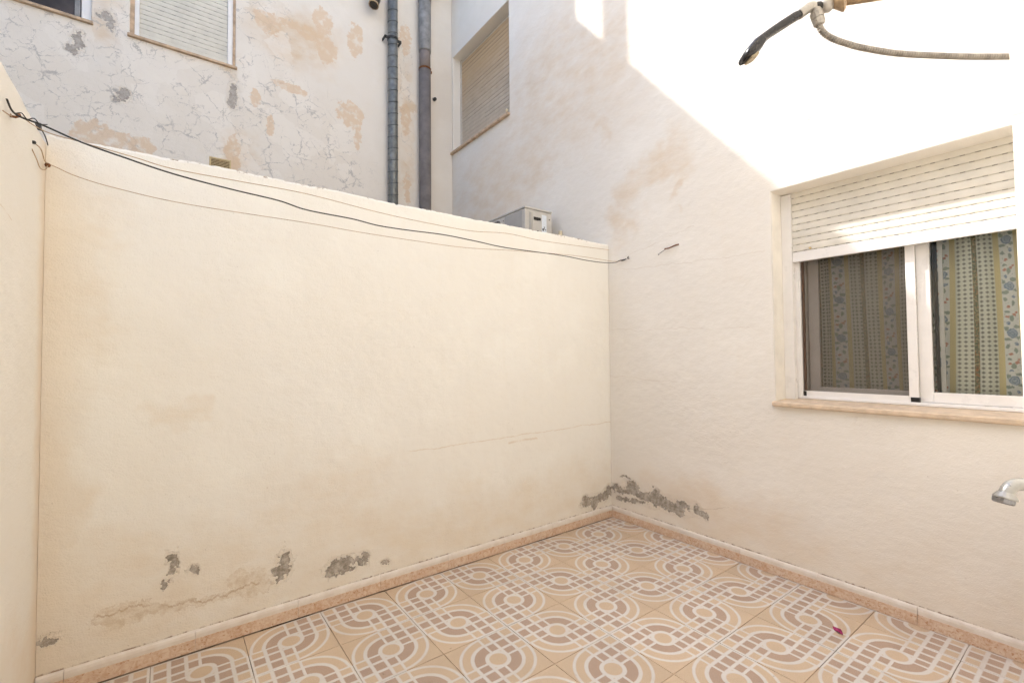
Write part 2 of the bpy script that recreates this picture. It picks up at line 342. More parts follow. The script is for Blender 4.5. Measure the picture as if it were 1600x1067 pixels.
def glass_mat(name, tint, rough=.02):
    t = NT(name); n = t.n; l = t.t.links
    tr = n.new('ShaderNodeBsdfTransparent'); tr.inputs[0].default_value = (*tint, 1)
    gl = n.new('ShaderNodeBsdfGlossy'); gl.inputs[0].default_value = (.75, .75, .75, 1); gl.inputs['Roughness'].default_value = rough
    fr = n.new('ShaderNodeFresnel'); fr.inputs[0].default_value = 1.5
    mx = n.new('ShaderNodeMixShader'); l.new(fr.outputs[0], mx.inputs[0]); l.new(tr.outputs[0], mx.inputs[1]); l.new(gl.outputs[0], mx.inputs[2])
    l.new(mx.outputs[0], n['Material Output'].inputs[0]); return t.mat
M_glass = glass_mat('window_glass', (.96, .97, .96))
def mesh_screen():
    t = NT('insect_mesh', .8); n = t.n; l = t.t.links
    tr = n.new('ShaderNodeBsdfTransparent'); mx = n.new('ShaderNodeMixShader'); mx.inputs[0].default_value = .24
    t.color((.15, .125, .10)); l.new(tr.outputs[0], mx.inputs[1]); l.new(t.b.outputs[0], mx.inputs[2]); l.new(mx.outputs[0], n['Material Output'].inputs[0]); return t.mat
M_screen = mesh_screen()

def curtain_mat():
    t = NT('printed_curtain', .9, .15)
    uv = t.coord('UV'); U, V, _ = t.sep(uv)
    per = .255
    s = t.m('FRACT', t.m('DIVIDE', U, per)); k = t.m('FLOOR', t.m('DIVIDE', U, per))
    def inb(lo, hi): return t.m('MULTIPLY', t.m('GREATER_THAN', s, lo), t.m('LESS_THAN', s, hi))
    ca = t.m('ABSOLUTE', t.m('SUBTRACT', t.m('FRACT', t.m('DIVIDE', U, .0215)), .5)); cb = t.m('ABSOLUTE', t.m('SUBTRACT', t.m('FRACT', t.m('DIVIDE', V, .021)), .5))
    dia = t.m('LESS_THAN', t.m('ADD', ca, cb), .36)
    chk = t.mix(dia, (.86, .85, .74), (.36, .36, .30))
    vn = t.noise(uv, 110, 4, .7, color=True); vs = t.sep(vn)
    vine = t.mix(t.rng(vs[0], .44, .52), (.60, .50, .30), (.20, .23, .15)); vine = t.mix(t.rng(vs[1], .57, .6), vine, (.55, .24, .12))
    # floral band: blue roses, red sprigs, leaves
    q = t.vm('ADD', t.comb(t.m('MULTIPLY', t.m('SUBTRACT', s, .12), per), t.m('MULTIPLY', t.m('SUBTRACT', t.m('FRACT', t.m('ADD', t.m('DIVIDE', V, .22), t.m('MULTIPLY', k, .37))), .5), .22), 0),
             t.vm('SCALE', t.vm('SUBTRACT', t.noise(uv, 70, 3, .6, color=True), (.5, .5, .5)), .022))
    base = (.88, .88, .85)
    leaf = t.rng(t.blobs(q, [(.018, .03, .015, .008), (-.018, -.028, .015, .008), (.022, -.02, .010, .007), (-.022, .022, .008, .011), (.0, .07, .010, .014), (.01, -.08, .008, .014), (-.015, .1, .009, .006), (-.02, -.06, .007, .01)]), .0, .12)
    rose = t.rng(t.blobs(q, [(0, 0, .023, .022), (.014, -.05, .009, .009), (-.012, .048, .008, .008)]), .0, .1)
    rr = t.vm('LENGTH', q); ringn = t.m('SINE', t.m('ADD', t.m('MULTIPLY', rr, 700), t.m('MULTIPLY', vs[0], 9)))
    rosec = t.mix(t.rng(ringn, -.6, .6), (.26, .34, .45), (.52, .59, .68))
    red = t.rng(t.blobs(q, [(.012, .085, .009, .007), (-.016, .078, .008, .006), (.02, .097, .006, .006), (-.01, -.095, .009, .007)]), .0, .15)
    fl = t.mix(t.m('MULTIPLY', leaf, .8), base, (.28, .36, .30)); fl = t.mix(rose, fl, rosec); fl = t.mix(t.m('MULTIPLY', red, .85), fl, (.62, .27, .18))
    sprig = t.rng(t.noise(uv, 95, 2), .66, .69); fl = t.mix(t.m('MULTIPLY', sprig, .7), fl, (.26, .31, .24))
    c = t.mix(inb(.24, .33), fl, (.86, .74, .42)); c = t.mix(inb(.33, .58), c, chk); c = t.mix(inb(.58, .67), c, vine); c = t.mix(inb(.67, .92), c, chk)
    c = t.mix(inb(.92, 1.1), c, (.86, .74, .42))
    t.color(c); t.bump(t.noise(uv, 900, 2), .15, .001)
    return t.mat
M_curtain = curtain_mat()

# ------------------------------------------------------------------ mesh helper
class MB:
    def __init__(s): s.v = []; s.f = []; s.uv = None
    def box(s, x0, x1, y0, y1, z0, z1):
        o = len(s.v); s.v += [(x, y, z) for z in (z0, z1) for y in (y0, y1) for x in (x0, x1)]
        for f in ((0, 2, 3, 1), (4, 5, 7, 6), (0, 1, 5, 4), (2, 6, 7, 3), (0, 4, 6, 2), (1, 3, 7, 5)): s.f.append([o+i for i in f])
        return s
    def rings(s, rs, cap=True, closed=True):
        o = len(s.v); n = len(rs[0])
        for r in rs: s.v += [tuple(p) for p in r]
        for i in range(len(rs)-1):
            for j in range(n if closed else n-1):
                k = (j+1) % n; s.f.append([o+i*n+j, o+i*n+k, o+(i+1)*n+k, o+(i+1)*n+j])
        if cap: s.f.append([o+j for j in range(n)][::-1]); s.f.append([o+(len(rs)-1)*n+j for j in range(n)])
        return s
    def tube(s, path, rad, n=12, cap=True, flat=1.0):
        P = [Vector(p) for p in path]; rs = []; prev = None
        for i, p in enumerate(P):
            d = (P[min(i+1, len(P)-1)]-P[max(i-1, 0)]).normalized()
            a = (prev - d*prev.dot(d)) if prev is not None else (Vector((0, 0, 1)) if abs(d.z) < .9 else Vector((1, 0, 0)))
            a = (a - d*a.dot(d)).normalized(); prev = a; b = d.cross(a)
            r = rad[i] if isinstance(rad, (list, tuple)) else rad
            rs.append([p + a*(r*math.cos(t*2*math.pi/n)) + b*(r*flat*math.sin(t*2*math.pi/n)) for t in range(n)])
        return s.rings(rs, cap)
    def lathe(s, c, ax, prof, n=20):
        c = Vector(c); ax = Vector(ax).normalized(); a = ax.orthogonal().normalized(); b = ax.cross(a)
        return s.rings([[c+ax*h+(a*math.cos(k*2*math.pi/n)+b*math.sin(k*2*math.pi/n))*r for k in range(n)] for (h, r) in prof])
    def cells(s, xs, ys, zs, solid):
        idx = {}
        def V(i, j, k):
            if (i, j, k) not in idx: idx[(i, j, k)] = len(s.v); s.v.append((xs[i], ys[j], zs[k]))
            return idx[(i, j, k)]
        nx, ny, nz = len(xs)-1, len(ys)-1, len(zs)-1
        S = {(i, j, k): solid((xs[i]+xs[i+1])/2, (ys[j]+ys[j+1])/2, (zs[k]+zs[k+1])/2) for i in range(nx) for j in range(ny) for k in range(nz)}
        for (i, j, k), on in S.items():
            if not on: continue
            if not S.get((i-1, j, k)): s.f.append([V(i, j, k), V(i, j, k+1), V(i, j+1, k+1), V(i, j+1, k)])
            if not S.get((i+1, j, k)): s.f.append([V(i+1, j, k), V(i+1, j+1, k), V(i+1, j+1, k+1), V(i+1, j, k+1)])
            if not S.get((i, j-1, k)): s.f.append([V(i, j, k), V(i+1, j, k), V(i+1, j, k+1), V(i, j, k+1)])
            if not S.get((i, j+1, k)): s.f.append([V(i, j+1, k), V(i, j+1, k+1), V(i+1, j+1, k+1), V(i+1, j+1, k)])
            if not S.get((i, j, k-1)): s.f.append([V(i, j, k), V(i, j+1, k), V(i+1, j+1, k), V(i+1, j, k)])
            if not S.get((i, j, k+1)): s.f.append([V(i, j, k+1), V(i+1, j, k+1), V(i+1, j+1, k+1), V(i, j+1, k+1)])
        return s
    def mesh(s, name, mat, smooth=False):
        m = bpy.data.meshes.new(name); m.from_pydata(s.v, [], s.f); m.materials.append(mat)
        if smooth: m.shade_smooth()
        m.update(); return m
    def build(s, name, mat, parent=None, smooth=False, bevel=0, seg=2, loc=None):
        o = bpy.data.objects.new(name, s.mesh(name, mat, smooth)); col.objects.link(o)
        if parent: o.parent = parent
        if loc: o.location = loc
        if bevel:
            b = o.modifiers.new('bevel', 'BEVEL'); b.width = bevel; b.segments = seg; b.limit_method = 'ANGLE'; b.angle_limit = R(40)
        return o
def tag(o, label=None, cat=None, group=None, kind=None):
    if label: o['label'] = label
    if cat: o['category'] = cat
    if group: o['group'] = group
    if kind: o['kind'] = kind
    return o
def empty(name, loc=(0, 0, 0), rz=0):
    o = bpy.data.objects.new(name, None); col.objects.link(o); o.location = loc; o.rotation_euler.z = rz; o.empty_display_size = .1; return o
def inst(name, mesh, parent, loc, rz=0):
    o = bpy.data.objects.new(name, mesh); col.objects.link(o); o.parent = parent; o.location = loc; o.rotation_euler.z = rz; return o

# ------------------------------------------------------------------ ground and floor
XL, YB, T = -3.189, -2.433, .333
tag(MB().box(-150, 150, -150, 150, -.4, -.12).build('ground', M_ground), kind='structure')
floor = tag(MB().box(XL-.05, -.001, -2.9, -.001, -.11, -.0035).build('floor', M_grout), kind='structure')
GX, GY = -1.5173, -.6833
cache = {}
def tile_mesh(x0, x1, y0, y1, par):
    key = tuple(round(k, 4) for k in (x0, x1, y0, y1)) + (par,)
    if key in cache: return cache[key]
    h = .0016; g = .0013
    pts = [(x0+g, y0+g), (x1-g, y0+g), (x1-g, y1-g), (x0+g, y1-g)]
    ins = [(x0+g+h, y0+g+h), (x1-g-h, y0+g+h), (x1-g-h, y1-g-h), (x0+g+h, y1-g-h)]
    rt = (lambda p: (p[1], -p[0])) if par else (lambda p: p)       # undo the tile's quarter turn
    m = MB(); m.rings([[(*rt(p), -.009) for p in pts], [(*rt(p), -.0012) for p in pts], [(*rt(p), 0) for p in ins]])
    cache[key] = m.mesh('tile', M_tile); return cache[key]
for i in range(-6, 6):
    for j in range(-6, 4):
        x0, x1, y0, y1 = GX+i*T, GX+(i+1)*T, GY+j*T, GY+(j+1)*T
        cx, cy = (x0+x1)/2, (y0+y1)/2
        a0, a1, b0, b1 = max(x0, XL+.002), min(x1, -.004), max(y0, -2.68), min(y1, -.004)
        if a1-a0 < .03 or b1-b0 < .03: continue
        par = (i+j) % 2 == 0
        inst('tile', tile_mesh(a0-cx, a1-cx, b0-cy, b1-cy, par), floor, (cx, cy, random.uniform(-.0006, .0003)), R(90) if par else 0)
def skirt_mesh(L):
    tk = .0125
    prof = [(0, .002), (-tk, .002), (-tk, .053), (-tk+.0012, .0545), (-tk, .0565), (-tk*.97, .070), (-tk*.72, .080), (-tk*.3, .0855), (0, .0865)]
    m = MB(); m.rings([[(xx, p[0], p[1]) for p in prof] for xx in (.0008, L-.0008)]); return m.mesh('skirting_tile', M_skirt)
S413 = skirt_mesh(.4135)
xs = [-2.697+.4135*k for k in range(-1, 7)]
edges = [XL+.001] + [x for x in xs if XL+.03 < x < -.03] + [-.0125]
for a, b in zip(edges[:-1], edges[1:]):
    L = b-a; inst('skirting_tile', S413 if abs(L-.4135) < .002 else skirt_mesh(L), floor, (a, 0, 0))
ys = [-.19-.4135*k for k in range(0, 7)]
edges = [-.0005] + [y for y in ys if y > YB+.03] + [YB]
for a, b in zip(edges[:-1], edges[1:]):
    L = a-b; inst('skirting_tile', S413 if abs(L-.4135) < .002 else skirt_mesh(L), floor, (0, a, 0), R(-90))

# ------------------------------------------------------------------ walls of the patio
def rough_wall(name, mat, axis, a0, a1, face, back, top, seed):
    rnd = random.Random(seed); n = int((a1-a0)/.014); m = MB(); rs = []
    chip = 0
    for i in range(n+1):
        a = a0+(a1-a0)*i/n
        if rnd.random() < .05: chip = rnd.uniform(.002, .008)
        chip *= .62
        z = top + .004*math.sin(a*3.1+seed)+.002*math.sin(a*11.3)+rnd.uniform(-.0015, .0015)-chip
        sg = 1 if back > face else -1
        r = .012+rnd.uniform(-.002, .003)
        pr = [(face, -.1), (face, .6), (face, 1.3), (face, z-r), (face+sg*r*.3, z-r*.3), (face+sg*r, z), (back-sg*r, z+.002), (back, z-r), (back, -.1)]
        rs.append([(a, p, q) if axis == 'x' else (p, a, q) for p, q in pr])
    if axis == 'x': rs = rs[::-1]
    m.rings(rs)
    return m.build(name, mat, smooth=False)
tag(rough_wall('divider_wall', M_div, 'x', XL+.001, -.001, 0, .15, 2.138, 3), 'cream plastered dividing wall with chipped top and grey flaked patches near the floor', 'wall')
tag(rough_wall('side_wall', M_side, 'y', YB+.001, .16, XL, XL-.16, 2.112, 5), 'plain cream side wall running along the left edge of the picture', 'wall')

# ------------------------------------------------------------------ house with the curtained window (right)
house = tag(empty('house', (0, 0, 0)), 'tall pale rendered house wall with the curtained window, half in sunlight', 'building')
WY0, WY1, WZ0, WZ1 = -2.375, -1.237, .985, 2.203
UY0, UY1, UZ0, UZ1 = 1.300, 2.47, 3.765, 4.955
def hsolid(x, y, z):
    if WY0 < y < WY1 and WZ0 < z < WZ1 and x < .55: return False
    if WY0-.2 < y < WY1+.2 and WZ0-.15 < z < WZ1+.15 and .30 < x < .55: return False
    if UY0 < y < UY1 and UZ0 < z < UZ1 and x < .22: return False
    return True
MB().cells([0, .22, .30, .55, .7], [-2.9, WY0-.2, WY0, WY1, WY1+.2, UY0, UY1, 2.9], [-.1, WZ0-.15, WZ0, WZ1, WZ1+.15, UZ0, UZ1, 7.2], hsolid).build('wall', M_right, house, bevel=.007, seg=3)
# painted reveal lining and stone sill
MB().box(.001, .125, WY1-.004, WY1-.0005, WZ0+.006, WZ1-.005).build('window_reveal', M_revl, house)
MB().rings([[(-.028, yy, .965), (-.030, yy, .972), (-.030, yy, .985), (-.026, yy, .990), (.17, yy, 1.000), (.17, yy, .962), (.0, yy, .960)] for yy in (WY0+.002, WY1+.006)]).build('window_sill', M_sill, house, bevel=.002)
# window: fixed outer frame
def frame_rect(m, x0, x1, ya, yb, za, zb, w, wb=None, wt=None):
    wb = wb or w; wt = wt or w
    m.box(x0, x1, ya, ya+w, za, zb); m.box(x0, x1, yb-w, yb, za, zb); m.box(x0, x1, ya+w, yb-w, za, za+wb); m.box(x0, x1, ya+w, yb-w, zb-wt, zb); return m
f = MB(); frame_rect(f, .165, .275, WY0, WY1-.052, 1.001, 2.19, .030, .016)
f.box(.160, .1648, WY1-.075, WY1-.053, 1.001, 2.0); f.box(.158, .1648, WY0+.03, WY1-.083, 1.001, 1.012)
window = f.build('window', M_white, house, bevel=.0015)
MB().box(.120, .158, WY1-.0585, WY1-.0045, .997, 2.198).build('shutter_guide', M_white, window, bevel=.002)
MB().box(.120, .158, WY0+.003, WY0+.055, .997, 2.198).build('shutter_guide', M_white, window, bevel=.002)
YM = -1.835
# front sash (right) and rear sash (left)
m = MB(); frame_rect(m, .196, .222, WY0+.031, YM, 1.018, 2.15, .052, .050)
m.build('sash', M_white, window, bevel=.002)
MB().box(.207, .211, WY0+.08, YM-.05, 1.06, 2.10).build('pane', M_glass, window)
m = MB(); frame_rect(m, .238, .264, YM-.045, WY1-.095, 1.018, 2.15, .052, .050)
tag(m.build('sash', M_white_dim, window, bevel=.002), 'sash behind the insect screen, with the shade put into its colour')
MB().box(.249, .253, YM, WY1-.145, 1.06, 2.10).build('pane', M_glass, window)
MB().box(.2235, .2275, YM-.075, YM-.06, 1.02, 2.14).build('sash_seal', M_black, window)
MB().box(.2285, .2365, YM-.094, YM-.078, 1.02, 2.14).build('sash_stile', M_white, window)
# insect screen in front of the left half
m = MB(); m.box(.172, .190, YM-.001, YM+.036, 1.018, 2.14); m.box(.172, .190, YM+.0362, WY1-.086, 1.016, 1.046)
m.build('screen_frame', M_white, window, bevel=.0015)
MB().box(.1805, .1815, YM+.036, WY1-.098, 1.046, 2.14).build('insect_screen', M_screen, window)
MB().box(.174, .188, WY1-.0975, WY1-.0865, 1.0465, 2.14).build('screen_edge', simple('brown_seal', (.09, .05, .03), .6), window)
MB().box(.1695, .191, YM-.004, YM+.030, 1.0125, 1.0405).build('corner_cap', M_black, window, bevel=.001)
MB().box(.1695, .191, WY1-.0985, WY1-.0835, 1.0155, 1.0445).build('corner_cap', M_black, window, bevel=.001)
# roller shutter, half lowered
def slat_mesh(L, h, axis, mat, th=.008):
    pr = [(0, .0), (0, .0020), (-.0035, .0035), (-.0048, h*.35), (-.0050, h*.6), (-.0042, h*.9), (-.002, h-.0008), (th*.6, h-.001), (th*.6, 0)]
    m = MB()
    if axis == 'y': m.rings([[(p[0], yy, p[1]) for p in pr] for yy in (0, L)])
    else: m.rings([[(xx, p[0], p[1]) for p in pr] for xx in (L, 0)])
    return m.mesh('slat', mat)
bar = MB(); bar.rings([[(p[0], yy, p[1]) for p in [(.128, 1.795), (.128, 1.850), (.137, 1.8535), (.150, 1.8535), (.150, 1.795)]] for yy in (WY0+.014, WY1-.0595)])
shut = bar.build('roller_shutter', M_white, house, bevel=.001)
h = .0395; sm = slat_mesh((WY1-.0595)-(WY0+.014), h, 'y', M_slat); z = 1.8545
while z < 2.19:
    inst('slat', sm, shut, (.137, WY0+.014, z)); z += h
MB().lathe((.128, WY1-.155, 1.862), (-1, 0, 0), [(0, .006), (.012, .006), (.016, .004)], 10).build('stop_button', M_yel, shut)
# upper window: closed stained shutter
sill = MB().rings([[(-.035, yy, UZ0-.028), (-.035, yy, UZ0-.004), (.1, yy, UZ0+.006), (.1, yy, UZ0-.03)] for yy in (UY0-.01, UY1+.014)]).build('window_sill', M_sill2, house, bevel=.003)
tag(sill, 'brown stained sill under the upper shutter')
box = MB(); box.box(.105, .16, UY0+.002, UY0+.03, UZ0+.007, UZ1-.002); box.box(.105, .16, UY1-.03, UY1-.002, UZ0+.007, UZ1-.002); box.box(.13, .16, UY0+.03, UY1-.03, UZ1-.05, UZ1-.002)
shut2 = box.build('roller_shutter', simple('stained_guide', (.60, .55, .48), .6), house)
sm = slat_mesh(UY1-UY0-.062, .0475, 'y', M_slat_u); z = UZ0+.008
while z < UZ1-.075:
    inst('slat', sm, shut2, (.118, UY0+.031, z)); z += .0475
MB().lathe((-.02, UY0+.02, UZ0+.012), (0, 0, 1), [(0, .012), (.018, .014), (.026, .008)], 10).build('sill_stop', M_cream, house)

# curtain behind the panes
def curtain(name, y0, y1, x0, seed, label):
    rnd = random.Random(seed); n = 150; nz = 22; m = MB(); us = []; u = 0; prev = None; grid = []
    ph = [rnd.uniform(0, 6) for _ in range(4)]
    def off(tt, zz):
        sp = .9+.1*zz
        return .030*math.sin(tt*14*sp+ph[0])+.009*math.sin(tt*37+ph[1]+zz*.6)+.006*math.sin(tt*71+ph[2]-zz)
    for i in range(n+1):
        yy = y1+(y0-y1)*i/n; tt = (y1-yy)
        p = (off(tt, .5), yy)
        if prev: u += math.hypot(p[0]-prev[0], p[1]-prev[1])
        prev = p; us.append(u)
        for k in range(nz+1):
            zz = .93+1.28*k/nz; m.v.append((x0+off(tt, zz), yy+.012*math.sin(zz*2.2+tt*9), zz))
    for i in range(n):
        for k in range(nz):
            a = i*(nz+1)+k; m.f.append([a, a+1, a+nz+2, a+nz+1])
    me = m.mesh(name, M_curtain, True); uvl = me.uv_layers.new(name='UVMap')
    for lp in me.loops:
        i, k = divmod(lp.vertex_index, nz+1); uvl.data[lp.index].uv = (us[i], .93+1.28*k/nz)
    o = bpy.data.objects.new(name, me); col.objects.link(o); return tag(o, label, 'curtain', 'curtains in the window')
curtain('curtain', -1.835, -1.20, .335, 4, 'floral and check curtain seen dimly through the insect screen, left half')
curtain('curtain', -2.40, -1.87, .318, 11, 'floral and check curtain behind the clear right hand pane')

# ------------------------------------------------------------------ flaking building behind the dividing wall
DY = 2.487
bld = tag(empty('flaking_building', (0, DY, 0)), 'pale building with cracked flaking paint behind the dividing wall', 'building')
bld.location = (0, 0, 0)
AX0, AX1, BX0, BX1, AZ0, AZ1 = -3.085, -2.318, -4.45, -3.325, 3.985, 5.15
HR = 6.79
def csolid(x, y, z):
    if y < DY+.16 and AZ0 < z < AZ1 and (AX0 < x < AX1 or BX0 < x < BX1): return False
    return True
MB().cells([-9.5, BX0, BX1, AX0, AX1, -.0015], [DY, DY+.16, DY+.35], [-.1, AZ0, AZ1, HR], csolid).build('wall', M_crk, bld, bevel=.006)
roof = MB().box(-9.5, -.002, DY+.352, DY+6, 6.2, 6.4).build('roof', M_brick, bld)
ch = MB().box(-1.95, -1.15, DY+.355, DY+.75, 6.401, 6.75).build('chimney', M_brick, bld)
for px in (-1.724, -1.369): MB().box(px-.05, px+.05, DY+.065, DY+.165, HR+.001, HR+1.35).build('post', M_brick, ch)
MB().box(-1.85, -1.25, DY+.0, DY+.75, HR+1.3505, HR+1.42).build('cap', M_brick, ch)
MB().box(-9.4, -9.2, DY+.352, DY+6, -.1, 6.19).build('end_wall', M_crk, bld); MB().box(-9.1, -.002, DY+5.8, DY+6, -.1, 6.19).build('back_wall', M_crk, bld)
for (x0, x1) in ((AX0, AX1), (BX0, BX1)):
    MB().rings([[(xx, DY-.028, AZ0-.022), (xx, DY-.030, AZ0-.002), (xx, DY+.10, AZ0+.008), (xx, DY+.10, AZ0-.025)] for xx in (x1+.012, x0-.014)]).build('window_sill', M_sill2, bld, bevel=.002)
z = AZ0+.011
sh3 = MB().box(AX0+.063, AX1-.063, DY+.034, DY+.05, z, z+.05).build('roller_shutter', M_slat_a, bld)
MB().box(AX0+.03, AX0+.062, DY+.02, DY+.07, AZ0+.010, AZ1-.002).build('guide', M_white, sh3, bevel=.002); MB().box(AX1-.062, AX1-.022, DY+.02, DY+.07, AZ0+.010, AZ1-.002).build('guide', M_white, sh3, bevel=.002)
MB().box(AX0+.0005, AX0+.0295, DY+.012, DY+.06, AZ0+.010, AZ1-.002).build('stained_edge', M_sill2, sh3); MB().box(AX1-.0215, AX1-.0005, DY+.012, DY+.06, AZ0+.010, AZ1-.002).build('stained_edge', M_sill2, sh3)
sm = slat_mesh(AX1-AX0-.125, .0425, 'x', M_slat_a); z = AZ0+.011
z += .051
while z < AZ1-.04:
    inst('slat', sm, sh3, (AX0+.0625, DY+.044, z)); z += .0425
g = MB(); g.box(BX1-.062, BX1-.002, DY+.03, DY+.09, AZ0+.010, AZ1-.002); g.box(BX0+.002, BX0+.06, DY+.03, DY+.09, AZ0+.010, AZ1-.002); g.box(BX0+.06, BX1-.062, DY+.03, DY+.09, AZ1-.05, AZ1-.002)
wb = g.build('window', M_white, bld, bevel=.003)
MB().box(BX1-.105, BX1-.07, DY+.05, DY+.085, AZ0+.012, AZ1-.05).build('sash', M_pvcg, wb, bevel=.002)
MB().box(BX0+.06, BX1-.105, DY+.062, DY+.068, AZ0+.012, AZ1-.05).build('insect_screen', simple('dark_screen', (.055, .045, .045), .7, 0, .3, 8), wb)

# ------------------------------------------------------------------ house behind the camera, doorway
rear = tag(empty('rear_house'), 'white framed doorway wall at the right edge, bright in the sun', 'building')
DX0, DX1, DZ = -3.13, -2.4, 2.35
MB().cells([XL-.16, DX0, DX1, -.002], [-2.70, YB], [-.1, .0, DZ, 8.0], lambda x, y, z: not (DX0 < x < DX1 and .0 < z < DZ)).build('wall', M_rear, rear)  # unseen upper wall made tall to bounce more sunlight into the patio
MB().box(DX0+.002, DX1-.002, -2.76, -2.705, .004, DZ).build('light_stop', M_lightstop, rear)  # unseen slab added behind the camera to stop sky light leaking in
fr = MB(); fr.box(DX1-.045, DX1-.0005, -2.66, YB-.010, .004, DZ-.002); fr.box(DX0+.0005, DX0+.045, -2.66, YB-.010, .004, DZ-.002); fr.box(DX0+.045, DX1-.045, -2.66, YB-.010, DZ-.05, DZ-.002)
DFX = DX1-.045
fr.build('door_frame', M_white, rear, bevel=.004)

# ------------------------------------------------------------------ unseen block added beyond the side wall to cut sky light
sky_blk = tag(empty('unseen_sky_block'), 'plain rendered unseen block added beyond the left side wall to cut sky light', 'building')
MB().box(-9.0, -6.2, -6.0, 2.40, -.1, 5.6).build('wall', M_rear, sky_blk)

# ------------------------------------------------------------------ air conditioner on the house wall
ac = tag(empty('air_conditioner', (-.23, .98, 2.0)), 'grey beige air conditioner outdoor unit showing above the dividing wall', 'air conditioner')
X0, X1, Y0, Y1, Z0, Z1 = -.15, .15, -.40, .40, 0, .535
MB().box(X0, X1, Y0, Y1, Z0, Z1-.018).build('casing', M_ac, ac, bevel=.008)
MB().box(X0-.006, X1+.004, Y0-.006, Y1+.006, Z1-.0175, Z1).build('top_cover', M_ac, ac, bevel=.005)
MB().box(X0-.006, X0-.0005, Y0+.035, Y0+.285, Z0+.01, Z1-.03).build('front_panel', M_acd, ac, bevel=.002)
mk = MB()
for k in range(9): mk.box(X0-.0075, X0-.0065, Y0+.07+k*.0145, Y0+.079+k*.0145, .345-.002*(k % 2), .365+(.006 if k in (0, 4) else 0))
tag(mk.build('lettering', simple('badge_grey', (.22, .215, .21), .5), ac), kind='stuff')
FA, FB, FZ0, FZ1 = Y0+.345, Y1-.03, .03, .495
def rrect(a, b, c, d, r, x):
    out = []
    for (cy, cz, a0) in ((b-r, d-r, 0), (a+r, d-r, 90), (a+r, c+r, 180), (b-r, c+r, 270)):
        for k in range(6): an_ = R(a0+k*18); out.append((x, cy+r*math.cos(an_), cz+r*math.sin(an_)))
    return out
MB().rings([rrect(FA, FB, FZ0, FZ1, .06, X0-.0005), rrect(FA, FB, FZ0, FZ1, .06, X0-.0015)]).build('fan_opening', M_dark, ac)
MB().rings([rrect(FA-.012, FB+.012, FZ0-.012, FZ1+.010, .07, X0-.0003), rrect(FA-.010, FB+.010, FZ0-.010, FZ1+.008, .068, X0-.006), rrect(FA, FB, FZ0, FZ1, .06, X0-.006), rrect(FA, FB, FZ0, FZ1, .06, X0-.002)], cap=False).build('fan_surround', M_ac, ac)
gr = MB()
for k in range(19):
    zz = FZ0+.02+k*.0235; gr.box(X0-.010, X0-.008, FA+.004, FB-.004, zz, zz+.003)
for k in range(16):
    yy = FA+.015+k*.0255; gr.box(X0-.0078, X0-.006, yy, yy+.003, FZ0+.004, FZ1-.004)
tag(gr.build('fan_grille', M_acd, ac), kind='stuff')
MB().box(X0-.004, X0-.0005, Y0+.292, Y0+.322, .02, Z1-.04).build('front_strip', M_ac, ac)
MB().lathe((X0-.004, Y0+.31, Z1-.06), (-1, 0, 0), [(0, .006), (.003, .005)], 8).build('screw', M_black, ac)
MB().box(-.075, .145, Y0-.006, Y0-.0005, .02, Z1-.045).build('end_panel', M_ac, ac, bevel=.002)
MB().box(-.108, -.083, Y0-.004, Y0-.0005, .02, Z1-.045).build('end_recess', M_acd, ac)
MB().rings([[(x, Y0-.0075, zz) for x, zz in ((-.06, .455), (.02, .455), (.02, .432), (-.02, .425), (-.06, .428))], [(x, Y0-.0062, zz) for x, zz in ((-.06, .455), (.02, .455), (.02, .432), (-.02, .425), (-.06, .428))]]).build('handle_recess', M_dark, ac)
MB().box(.030, .085, Y0-.0075, Y0-.0062, .335, .485).build('label_sticker', M_paper, ac)
MB().box(.035, .085, Y0-.0075, Y0-.0062, .20, .325).build('label_sticker', M_paper, ac)
mk = MB()
for k in range(14):
    a, b = random.uniform(.036, .075), random.choice((random.uniform(.205, .31), random.uniform(.345, .375))); mk.box(a, a+.009, Y0-.0085, Y0-.0077, b, b+.010)
tag(mk.build('label_print', M_black, ac), kind='stuff')
for zz, xx in ((.455, .118), (.335, -.015)): MB().lathe((xx, Y0-.006, zz), (0, -1, 0), [(0, .006), (.003, .005)], 8).build('screw', M_black, ac)
for yy in (-.28, .28):
    b = MB(); b.box(-.16, .229, yy-.02, yy+.02, -.035, -.001); b.box(.195, .229, yy-.02, yy+.02, -.36, -.0352); b.build('bracket', M_pvcg, ac)
tag(MB().tube([(-.035, .52, 1.2), (-.035, .52, 2.30), (-.03, .52, 2.355)], .018, 10).build('conduit', M_cream), 'short cream conduit standing beside the air conditioner', 'conduit')

# ------------------------------------------------------------------ pipes on the flaking building
flue = tag(empty('flue_pipe', (-.80, DY-.072, 0)), 'galvanised spiral seamed flue pipe running up the flaking building', 'pipe')
MB().lathe((0, 0, 0), (0, 0, 1), [(0, .054), (6.9, .054)], 24).build('pipe', M_galv, flue, smooth=True)
z = .05; k = 0
seam = MB(); seam.rings([[((.054+dr)*math.cos(a), (.054+dr)*math.sin(a), dz+.017*math.sin(a+.9)) for a in [q*2*math.pi/24 for q in range(24)]] for dr, dz in ((-.001, -.006), (.0028, -.003), (.0034, 0), (.0028, .003), (-.001, .006))], cap=False)
sme = seam.mesh('seam', M_galvs, True)
while z < 6.8:
    inst('seam', sme, flue, (0, 0, z)); z += .131
clp = MB(); clp.rings([[((.054+dr)*math.cos(a), (.054+dr)*math.sin(a), 4.83+dz) for a in [q*2*math.pi/24 for q in range(24)]] for dr, dz in ((0, -.014), (.006, -.013), (.006, .013), (0, .014))], cap=False)
clp.box(-.098, -.055, -.012, .0, 4.815, 4.845); clp.box(.055, .098, -.012, .0, 4.815, 4.845); clp.box(-.098, -.088, -.012, .071, 4.815, 4.845); clp.box(.088, .098, -.012, .071, 4.815, 4.845)
clp.build('clamp', M_black, flue)
